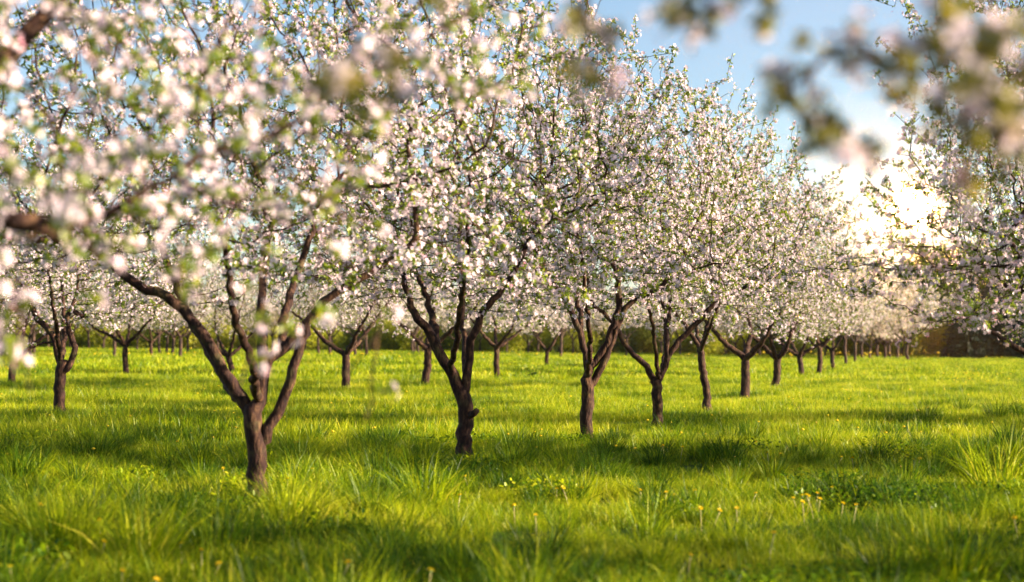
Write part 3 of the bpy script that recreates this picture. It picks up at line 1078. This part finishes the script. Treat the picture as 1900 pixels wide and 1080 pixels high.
# tall single tufts
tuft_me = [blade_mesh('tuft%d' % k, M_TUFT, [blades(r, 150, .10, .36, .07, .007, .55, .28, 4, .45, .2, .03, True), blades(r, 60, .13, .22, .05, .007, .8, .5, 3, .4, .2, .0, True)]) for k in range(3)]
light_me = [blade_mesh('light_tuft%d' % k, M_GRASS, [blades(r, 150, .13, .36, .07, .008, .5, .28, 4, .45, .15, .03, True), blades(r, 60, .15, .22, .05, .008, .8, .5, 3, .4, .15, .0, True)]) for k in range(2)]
tufts = [  # px, py (foot), scale, dark?, label
    (960, 855, 1.0, 1, 'dark grass tuft right of the Y-shaped trunk'), (1100, 860, 1.0, 1, 'dark arching grass tuft below the knuckle-forked trunk'),
    (1850, 765, 1.25, 1, 'large dark grass tuft at the right edge of the meadow'), (1720, 765, 1.0, 1, 'dark upright grass tuft left of the large one at the right edge'),
    (1785, 752, .9, 1, 'small grass tuft between the two dark ones on the right'), (1890, 760, 1.0, 1, 'dark grass tuft cut by the right border of the photo'),
    (365, 850, 1.1, 1, 'dark tall grass tuft left of the nearest trunk'), (695, 930, 1.1, 1, 'dark dense grass tuft between the two front trunks'),
    (790, 905, 1.1, 0, 'sunlit light green grass tuft left of the Y-shaped trunk foot'), (1238, 782, .9, 1, 'dark tuft at the foot of the S-limbed tree'),
    (260, 1010, 1.3, 0, 'tall blurred light green tuft in the near left grass'), (120, 990, 1.3, 0, 'blurred green tuft near the left bottom, behind yellow flowers'),
    (400, 1000, 1.2, 1, 'dark blurred tuft left of the nearest trunk foot'), (540, 950, 1.2, 0, 'green tuft touching the nearest trunk on its right'),
    (1040, 700, 1.2, 0, 'rounded tall grass clump on sunny grass beside the hooked-limb tree'),
    (1850, 890, 1.5, 0, 'long leaning grass clump at the right, in the shade'), (1760, 1040, 1.4, 0, 'blurred tall grass clump in the near right corner'),
    (1650, 1050, 1.2, 1, 'dark blurred tuft at the bottom right'), (30, 870, 1.3, 1, 'dark grass tuft in the shade at the left border'),
    (180, 840, 1.2, 1, 'dark grass tuft in the shade left of the nearest tree'), (1560, 900, 1.0, 1, 'low dark tuft behind the cluster of dandelions'),
    (1390, 800, 1.0, 1, 'thin dark tuft in the shaded strip right of the S-limbed tree'), (560, 850, 1.1, 1, 'dark tuft between the two nearest trunks'),
]
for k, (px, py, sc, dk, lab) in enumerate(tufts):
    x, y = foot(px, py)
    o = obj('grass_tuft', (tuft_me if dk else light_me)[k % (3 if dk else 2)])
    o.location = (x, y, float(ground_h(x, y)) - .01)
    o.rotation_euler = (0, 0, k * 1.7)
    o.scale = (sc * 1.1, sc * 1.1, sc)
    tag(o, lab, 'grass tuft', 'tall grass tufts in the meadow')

# broad-leaved weed by the vase-shaped tree
B = Builder()
for k in range(26):
    a = r.uniform(0, 6.28)
    L_ = r.uniform(.28, .55)
    el = r.uniform(.25, 1.0)
    d = np.array([math.cos(a) * math.cos(el), math.sin(a) * math.cos(el), math.sin(el)])
    sd = np.array([-math.sin(a), math.cos(a), 0])
    base = np.array([r.normal() * .14, r.normal() * .08, 0])
    rows = []
    for t in (0, .3, .6, .85, 1):
        c = base + d * L_ * t + np.array([0, 0, -.22 * L_ * t * t])
        w_ = .085 * math.sin(math.pi * (t * .9 + .06))
        rows += [c - sd * w_ + np.array([0, 0, .02]), c, c + sd * w_ + np.array([0, 0, .02])]
    fs = []
    for z in range(4):
        for s_ in (0, 1):
            fs.append([z * 3 + s_, z * 3 + s_ + 1, z * 3 + s_ + 4, z * 3 + s_ + 3])
    B.add(np.array(rows), [np.array(fs)], r.uniform(.2, .7))
M_DOCK = leaf_material('dock_leaf', (.03, .075, .02), (.05, .11, .03), (.09, .16, .03), .35, .08)
x, y = foot(953, 697)
wd = obj('leafy_weed', B.mesh('leafy_weed', M_DOCK, True))
wd.location = (x, y, float(ground_h(x, y)))
wd.scale = (1.9, 1.5, .9)
tag(wd, 'dark broad-leaved weed clump at the foot of the vase-shaped apple tree', 'weed')

# ------------------------------------------------------------------ dandelions
M_YEL = plain('dandelion_yellow', (.88, .62, .01), .6, .3)
M_STEM = plain('dandelion_stem', (.55, .48, .22), .5, .35)
M_SEP = plain('dandelion_green', (.16, .24, .05), .6)
def head_mesh(r):
    B = Builder()
    for ring, (cnt, el, L_) in enumerate(((16, .25, .020), (14, .65, .017), (10, 1.1, .013), (5, 1.4, .010))):
        for k in range(cnt):
            a = 6.283 * k / cnt + ring * .3 + r.normal() * .05
            d = np.array([math.cos(a) * math.cos(el), math.sin(a) * math.cos(el), math.sin(el)])
            sd = np.array([-math.sin(a), math.cos(a), 0]) * .0028
            p = d * L_ * r.uniform(.9, 1.1)
            B.add([-sd * .5, sd * .5, p + sd, p * 1.08, p - sd], [np.array([[0, 1, 2, 3, 4]])], .5)
    return B.mesh('dandelion_head', M_YEL)
HEADS = [head_mesh(r) for _ in range(2)]
def calyx_mesh():
    B = Builder()
    tube(B, [(0, 0, -.014), (0, 0, -.008), (0, 0, 0)], [.002, .006, .007], 8, r)
    return B.mesh('dandelion_calyx', M_SEP, True)
CALYX = calyx_mesh()
def stem_mesh(h, bx):
    B = Builder()
    t = np.linspace(0, 1, 7)
    pts = np.stack([bx * t ** 1.7, .3 * bx * t ** 2, h * t], 1)
    tube(B, pts, np.full(7, .0032), 6, r)
    return B.mesh('dandelion_stem', M_STEM, True), pts[-1]
STEMS = [stem_mesh(.15, .01), stem_mesh(.18, -.05), stem_mesh(.13, .05), stem_mesh(.16, -.02)]
dl = [(1225, 838), (1232, 835), (1242, 840), (1262, 838), (1362, 832), (1425, 842), (1552, 845), (1583, 847), (1693, 850), (1698, 848), (1704, 852), (1232, 908), (1250, 912), (1300, 905), (1390, 912), (1300, 935), (1367, 938), (1320, 940),
      (1478, 922), (1488, 919), (1497, 921), (1507, 918), (1513, 916), (1516, 925), (1490, 930), (1425, 988), (1276, 1023), (175, 962), (182, 972), (86, 940), (192, 985), (190, 1010), (340, 1008), (376, 1018), (395, 1038), (30, 1055), (228, 1056), (285, 1065), (975, 1027), (795, 1047),
      (1032, 905), (1055, 902), (1068, 905), (955, 930), (995, 945), (630, 1030), (870, 890), (535, 890), (193, 770), (590, 870), (850, 920), (1558, 935), (1190, 905), (1580, 940), (1700, 865), (1885, 965), (1540, 905), (420, 865)]
def dl_label(px, py):
    if 1470 <= px <= 1520 and py < 935:
        return 'dandelion in the dense cluster on pale stalks in the sunny right grass', 'dandelions in the dense cluster'
    if 1690 <= px <= 1706 and py < 856:
        return 'dandelion in the small tall trio at the right, above the shaded strip', 'dandelions in the right trio'
    if 1220 <= px <= 1265 and py < 845:
        return 'dandelion in the bright yellow group below the S-limbed tree', 'dandelions below the S-limbed tree'
    if px < 420 and py > 930:
        return 'blurred yellow dandelion in the near left grass', 'blurred dandelions at lower left'
    if 1030 <= px <= 1070 and py < 910:
        return 'dandelion on long pale stalk in the group below the knuckle-forked tree', 'dandelions below the knuckle-forked tree'
    if py > 1000:
        return 'blurred orange-yellow dandelion near the bottom edge of the meadow', 'blurred dandelions at the bottom edge'
    if px > 1180:
        return 'scattered single dandelion in the sunlit grass on the right half', 'scattered dandelions on the right'
    return 'scattered single dandelion in the grass between the front trunks', 'scattered dandelions in the middle'
for k, (px, py) in enumerate(dl):
    st, tp = STEMS[k % 4]
    # the pixel marks the head: walk to the depth where a head at stem height falls there
    hz = tp[2] * 1.0
    d = (CAMZ - hz - .0) * F / max(8, py - 630)
    d = max(8.0, min(60, d))
    x = (px - 950) / F * d
    lab, grp = dl_label(px, py)
    t = empty('dandelion', (x, d, float(ground_h(x, d)) - .005), k * .9)
    tag(t, lab, 'flower', grp)
    obj('stem', st, t)
    h = obj('flower_head', HEADS[k % 2], t)
    h.location = tp + np.array([0, 0, .012])
    h.rotation_euler = (r.normal() * .3, r.normal() * .3, 0)
    c = obj('calyx', CALYX, h)

# far yellow flowers: a sprinkle nobody could count
B = Builder()
def sprinkle(px0, px1, py0, py1, n, sz, hz):
    for _ in range(n):
        px = r.uniform(px0, px1)
        py = r.uniform(py0, py1)
        x, y = foot(px, py)
        p = np.array([x, y, float(ground_h(x, y)) + hz * r.uniform(.7, 1.25)])
        s_ = sz * r.uniform(.6, 1.3)
        a = r.uniform(0, 6.28)
        q = norm(np.array([math.cos(a), math.sin(a), 0]))
        w_ = np.array([-q[1], q[0], 0])
        up_ = np.array([0, 0, 1.0])
        B.add([p - up_ * s_ * .4, p + q * s_, p + w_ * s_, p - q * s_, p - w_ * s_, p + up_ * s_ * .6],
              [np.array([[0, 1, 2], [0, 2, 3], [0, 3, 4], [0, 4, 1], [5, 2, 1], [5, 3, 2], [5, 4, 3], [5, 1, 4]])], .5)
sprinkle(1760, 1990, 672, 715, 70, .028, .24)
sprinkle(1580, 1800, 668, 700, 30, .028, .22)
sprinkle(0, 130, 656, 690, 45, .035, .24)
sprinkle(600, 1900, 657, 668, 150, .065, .35)
sprinkle(1400, 1760, 657, 667, 70, .11, .5)
sprinkle(0, 700, 650, 665, 80, .06, .3)
sprinkle(0, 1900, 690, 850, 130, .022, .22)
fy = obj('yellow_wildflower', B.mesh('yellow_wildflower', M_YEL))
tag(fy, 'sprinkle of tiny yellow wildflowers over the far meadow', 'wildflowers', None, 'stuff')

# ------------------------------------------------------------------ bushes and wood at the field edge
def bush_mesh(key, r, n, ells, size, m, wood_mat, stems=7, h=2.0):
    B = Builder()
    p = envelope(r, n, ells, lambda p: p[:, 2] > .1, .4)
    # sprays: cut holes with a coarse noise
    k = np.sin(3.1 * p[:, 0] + 1.7 * p[:, 2]) * np.sin(2.7 * p[:, 1] - 2.2 * p[:, 2] + 1) + .6 * np.sin(5 * p[:, 0] - 4 * p[:, 2])
    p = p[k > -.75]
    nn = norm(r.normal(size=(len(p), 3)))
    a, b, c = frames(nn, r)
    v, f, t = scatter(LEAF[0], LEAF[1], p, a, b, c, size * r.uniform(.6, 1.4, len(p)), np.clip(r.normal(.5, .24, len(p)), 0, 1))
    leaf = mesh_from(key + '_leaves', v, [f], [m], t)
    W_ = Builder()
    for s_ in range(stems):
        a = r.uniform(0, 6.28)
        tp = np.array([math.cos(a) * r.uniform(.2, .8), math.sin(a) * r.uniform(.2, .8), h * r.uniform(.6, .9)])
        t = np.linspace(0, 1, 6)[:, None]
        tube(W_, tp * np.array([1, 1, 1]) * t ** np.array([1.5, 1.5, 1]), np.linspace(.05, .015, 6), 6, r)
    return W_.mesh(key + '_stems', wood_mat, True), leaf

r = np.random.default_rng(77)
M_BUSH_Y = leaf_material('yellow_bush_leaf', (.20, .24, .015), (.42, .42, .015), (.62, .54, .02), .5, .03)
M_BUSH_G = leaf_material('green_bush_leaf', (.11, .15, .015), (.26, .30, .02), (.44, .44, .03), .5, .02)
M_PINE = leaf_material('spruce_needle', (.010, .022, .014), (.018, .036, .02), (.03, .05, .025), .15, .04)
M_WOODLEAF = leaf_material('woodland_leaf', (.05, .075, .015), (.12, .14, .02), (.24, .23, .03), .45, .03)
bushes = [bush_mesh('bush_y', r, 5200, [(0, 0, 1.3, 1.9, 1.6, 1.4), (.9, .2, 1.0, 1.3, 1.2, 1.1)], .17, M_BUSH_Y, M_BARK_FAR),
          bush_mesh('bush_g', r, 5200, [(0, 0, 1.5, 2.3, 1.8, 1.7), (-1.2, .2, 1.1, 1.5, 1.3, 1.2)], .18, M_BUSH_G, M_BARK_FAR),
          bush_mesh('bush_m', r, 5200, [(0, 0, 1.4, 2.1, 1.7, 1.6), (1.2, .2, 1.2, 1.4, 1.3, 1.3)], .17, leaf_material('mixed_bush_leaf', (.17, .22, .015), (.38, .40, .015), (.58, .54, .03), .5, .02), M_BARK_FAR)]
k = 0
for px in np.arange(-60, 2080, 30):
    d = 147 + r.uniform(-4, 5)
    if 330 < px < 460 or 690 < px < 770:
        ki = 0
    elif px > 1330:
        ki = 1 if r.random() < .8 else 2
    else:
        ki = int(r.choice([0, 1, 2, 2], p=[.2, .3, .3, .2]))
    x = (px + r.uniform(-8, 8) - 950) / F * d
    t = empty('shrub', (x, d, float(ground_h(x, d)) - .05), r.uniform(0, 6.28))
    t.scale = (1, 1, r.uniform(.8, 1.5)) if ki else (1, 1, r.uniform(.9, 1.4))
    lab = ['bright yellow-green shrub in the hedge along the far field edge', 'dull green shrub in the hedge along the far field edge', 'light green shrub in the hedge along the far field edge'][ki]
    tag(t, lab, 'shrub', ['yellow shrubs in the far hedge', 'dull green shrubs in the far hedge', 'light green shrubs in the far hedge'][ki])
    obj('stem', bushes[ki][0], t)
    tag(obj('crown', bushes[ki][1], t), None, None, None, 'stuff')

# dark wood at the right
def spruce_mesh(key, r, h, rad):
    W_ = Builder()
    tube(W_, [(0, 0, 0), (.05, 0, h * .5), (0, 0, h)], [.2, .12, .02], 8, r)
    B = Builder()
    pts, ds = [], []
    z = .6
    while z < h - .2:
        rr_ = rad * (1 - z / h) ** .8 * r.uniform(.85, 1.15) + .1
        cnt = int(7 + 8 * (1 - z / h))
        for c in range(cnt):
            a = r.uniform(0, 6.28)
            L_ = rr_ * r.uniform(.7, 1.15)
            for q in np.linspace(.1, 1, int(5 + L_ * 8)):
                p = np.array([math.cos(a) * L_ * q, math.sin(a) * L_ * q, z - .35 * L_ * q + .12 * L_ * q * q])
                for _ in range(3):
                    pts.append(p + r.normal(size=3) * .07)
                    ds.append(np.array([math.cos(a), math.sin(a), -.5]) + r.normal(size=3) * .6)
        z += .34
    pts = np.array(pts)
    ds = norm(np.array(ds))
    ln = norm(np.cross(ds, norm(r.normal(size=ds.shape))))
    v, f, t = scatter(LEAF[0], LEAF[1], pts, ds, np.cross(ln, ds), ln, .26 * r.uniform(.6, 1.3, len(pts)), np.clip(r.normal(.5, .25, len(pts)), 0, 1))
    return W_.mesh(key + '_trunk', M_BARK, True), mesh_from(key + '_needles', v, [f], [M_PINE], t)

def wood_mesh(key, r, h, rad, m):
    W_ = Builder()
    tube(W_, [(0, 0, 0), (.1, .05, h * .35), (.0, .1, h * .7), (.05, 0, h * .95)], [.16, .12, .07, .02], 8, r)
    for q in range(9):
        a = r.uniform(0, 6.28)
        z0 = h * r.uniform(.3, .7)
        tube(W_, [(.05, .05, z0), (math.cos(a) * rad * .5, math.sin(a) * rad * .5, z0 + h * .12), (math.cos(a) * rad * .85, math.sin(a) * rad * .85, z0 + h * .22)], [.05, .035, .012], 5, r)
    ells = [(0, 0, h * .62, rad, rad, h * .36)] + [(r.normal() * rad * .5, r.normal() * rad * .5, h * r.uniform(.4, .85), rad * .55, rad * .55, h * .16) for _ in range(6)]
    p = envelope(r, 7000, ells, None, .4)
    kk = np.sin(1.9 * p[:, 0] + 1.3 * p[:, 2]) * np.sin(1.7 * p[:, 1] - 1.2 * p[:, 2] + 1) + .6 * np.sin(3 * p[:, 0] - 2.4 * p[:, 2])
    p = p[kk > -.55]
    a, b, c = frames(r.normal(size=(len(p), 3)), r)
    v, f, t = scatter(LEAF[0], LEAF[1], p, a, b, c, .27 * r.uniform(.6, 1.4, len(p)), np.clip(r.normal(.5, .25, len(p)), 0, 1))
    return W_.mesh(key + '_trunk', M_BARK_FAR, True), mesh_from(key + '_leaves', v, [f], [m], t)

SP = [spruce_mesh('spruce%d' % q, r, 9.5, 2.0) for q in range(2)]
WD = [wood_mesh('wood%d' % q, r, 9.5, 2.3, M_WOODLEAF) for q in range(2)]
def edge_tree(me, name, px, d, sc, lab, cat, grp):
    x = (px - 950) / F * d
    t = empty(name, (x, d, float(ground_h(x, d)) - .05), r.uniform(0, 6.28))
    t.scale = (sc, sc, sc)
    tag(t, lab, cat, grp)
    obj('trunk', me[0], t)
    tag(obj('crown', me[1], t), None, None, None, 'stuff')
for px, d, sc in ((1775, 136, .62), (1800, 133, .8), (1828, 137, .7), (1850, 134, .85), (1878, 136, .75), (1905, 133, .9), (1935, 137, .8), (1970, 135, .9), (1815, 142, .9), (1865, 143, .95), (1920, 142, .95)):
    edge_tree(SP[int(px) % 2], 'spruce_tree', px, d, sc, 'dark spruce in the shadowy clump behind the right end of the meadow', 'tree', 'dark spruces at the field edge')
for px, d, sc in ((1690, 152, .75), (1712, 150, .95), (1742, 152, 1.05), (1765, 149, 1.0), (1790, 153, 1.1), (1722, 158, 1.1), (1750, 160, 1.15), (1830, 156, 1.2), (1880, 155, 1.15), (1935, 156, 1.2), (1660, 160, .65)):
    edge_tree(WD[int(px) % 2], 'woodland_tree', px, d, sc, 'olive-green woodland tree behind the pale orchard end and the dark spruces', 'tree', 'woodland trees at the field edge')
for px in np.arange(-80, 2100, 44):
    edge_tree(WD[int(px) % 2], 'woodland_tree', px + r.uniform(-10, 10), 166 + r.uniform(-4, 8), r.uniform(.42, .60), 'far olive-green tree peeping over the hedge behind the orchard rows', 'tree', 'far trees behind the hedge')

# ------------------------------------------------------------------ thin haze added to carry a flare-like golden glow
M_GLOW_HAZE = bpy.data.materials.new('glow_haze')
M_GLOW_HAZE.use_nodes = True
nt = M_GLOW_HAZE.node_tree
nt.nodes.clear()
pv = N(nt, 'ShaderNodeVolumePrincipled')
pv.inputs['Color'].default_value = (.95, .93, .90, 1)
pv.inputs['Density'].default_value = .0005
pv.inputs['Anisotropy'].default_value = .97
ov = N(nt, 'ShaderNodeOutputMaterial')
nt.links.new(pv.outputs[0], ov.inputs['Volume'])
x0, x1, y0, y1, z0, z1 = -430, 430, -65, 910, -4, 13
Vb = [(x0, y0, z0), (x1, y0, z0), (x1, y1, z0), (x0, y1, z0), (x0, y0, z1), (x1, y0, z1), (x1, y1, z1), (x0, y1, z1)]
hz = obj('haze', mesh_from('haze', Vb, [np.array([[3, 2, 1, 0], [4, 5, 6, 7], [0, 1, 5, 4], [1, 2, 6, 5], [2, 3, 7, 6], [3, 0, 4, 7]])], [M_GLOW_HAZE]))
tag(hz, 'thin haze added over the orchard to carry a flare-like golden glow', 'haze', None, 'stuff')

# ------------------------------------------------------------------ light
SUN_AZ, SUN_EL = 99.0, 18.0
sd = bpy.data.lights.new('sun', 'SUN')
sd.energy = 5.0
sd.angle = R(.55)
sd.color = (1.0, .82, .58)
so = bpy.data.objects.new('sun', sd)
COL.objects.link(so)
to_sun = Vector((math.sin(R(SUN_AZ)) * math.cos(R(SUN_EL)), math.cos(R(SUN_AZ)) * math.cos(R(SUN_EL)), math.sin(R(SUN_EL))))
so.rotation_euler = to_sun.to_track_quat('Z', 'Y').to_euler()
so.location = (30, 0, 20)

w = bpy.data.worlds.new('World')
S.world = w
w.use_nodes = True
w.cycles.sampling_method = 'MANUAL'
w.cycles.sample_map_resolution = 4096
nt = w.node_tree
nt.nodes.clear()
L = nt.links
sky = N(nt, 'ShaderNodeTexSky', sky_type='NISHITA')
sky.sun_disc = False
sky.sun_elevation = R(SUN_EL)
sky.sun_rotation = R(SUN_AZ)
sky.air_density = 1.0
sky.dust_density = .3
sky.ozone_density = 2.5
tc = N(nt, 'ShaderNodeTexCoord')
# thin streaky clouds
mp = N(nt, 'ShaderNodeMapping')
mp.inputs['Scale'].default_value = (3.2, 3.2, 11)
L.new(tc.outputs['Generated'], mp.inputs[0])
cn = N(nt, 'ShaderNodeTexNoise')
cn.inputs['Scale'].default_value = 1.7
cn.inputs['Detail'].default_value = 6
L.new(mp.outputs[0], cn.inputs['Vector'])
cr = ramp(nt, [(.42, (0, 0, 0)), (.75, (1, 1, 1))])
L.new(cn.outputs['Fac'], cr.inputs[0])
cm = N(nt, 'ShaderNodeMixRGB')
cm.inputs[2].default_value = (2.6, 3.2, 4.2, 1)
cf = N(nt, 'ShaderNodeMath', operation='MULTIPLY')
cf.inputs[1].default_value = .40
L.new(cr.outputs[0], cf.inputs[0])
L.new(cf.outputs[0], cm.inputs[0])
L.new(sky.outputs[0], cm.inputs[1])
# added sky glow imitating a lens flare, over the right end of the row
gp = at(1695, 385, 100) - np.array([0, 0, CAMZ])
gp = gp / np.linalg.norm(gp)
dp = N(nt, 'ShaderNodeVectorMath', operation='DOT_PRODUCT')
dp.inputs[1].default_value = tuple(gp)
L.new(tc.outputs['Generated'], dp.inputs[0])
def lobe(power, col):
    mx = N(nt, 'ShaderNodeMath', operation='MAXIMUM')
    mx.inputs[1].default_value = 0
    L.new(dp.outputs['Value'], mx.inputs[0])
    pw = N(nt, 'ShaderNodeMath', operation='POWER')
    pw.inputs[1].default_value = power
    L.new(mx.outputs[0], pw.inputs[0])
    ml = N(nt, 'ShaderNodeMixRGB', blend_type='MULTIPLY')
    ml.inputs[0].default_value = 1
    ml.inputs[2].default_value = (*col, 1)
    L.new(pw.outputs[0], ml.inputs[1])
    return ml.outputs[0]
prev = cm.outputs[0]
for pw_, col in ((40, (.5, .45, .42)), (250, (.42, .34, .26)), (1500, (.5, .32, .12)), (60000, (24000, 11500, 3300))):  # narrow hot core added as a second sun to light the haze
    ad = N(nt, 'ShaderNodeMixRGB', blend_type='ADD')
    ad.inputs[0].default_value = 1
    L.new(prev, ad.inputs[1])
    L.new(lobe(pw_, col), ad.inputs[2])
    prev = ad.outputs[0]
bg = N(nt, 'ShaderNodeBackground')
bg.inputs['Strength'].default_value = .05
L.new(prev, bg.inputs['Color'])
wo = N(nt, 'ShaderNodeOutputWorld')
L.new(bg.outputs[0], wo.inputs[0])

# ------------------------------------------------------------------ camera
cd = bpy.data.cameras.new('camera')
cd.lens = 60
cd.sensor_width = 36
cd.sensor_fit = 'HORIZONTAL'
cd.clip_end = 2000
cd.clip_start = .05
cd.dof.use_dof = True
cd.dof.focus_distance = 22
cd.dof.aperture_fstop = 1.7
co = bpy.data.objects.new('camera', cd)
COL.objects.link(co)
co.location = (0, 0, CAMZ)
co.rotation_euler = (R(90) + PITCH, 0, 0)
S.camera = co

S.view_settings.view_transform = 'Standard'
S.view_settings.look = 'None'
S.view_settings.exposure = 2.05
S.view_settings.gamma = 1
S.render.engine = 'CYCLES'
S.cycles.use_denoising = True
try:
    S.cycles.denoiser = 'OPENIMAGEDENOISE'
except Exception:
    pass
S.cycles.max_bounces = 7
S.cycles.diffuse_bounces = 1
S.cycles.glossy_bounces = 2
S.cycles.transmission_bounces = 4
S.cycles.transparent_max_bounces = 6
S.cycles.sample_clamp_indirect = 6
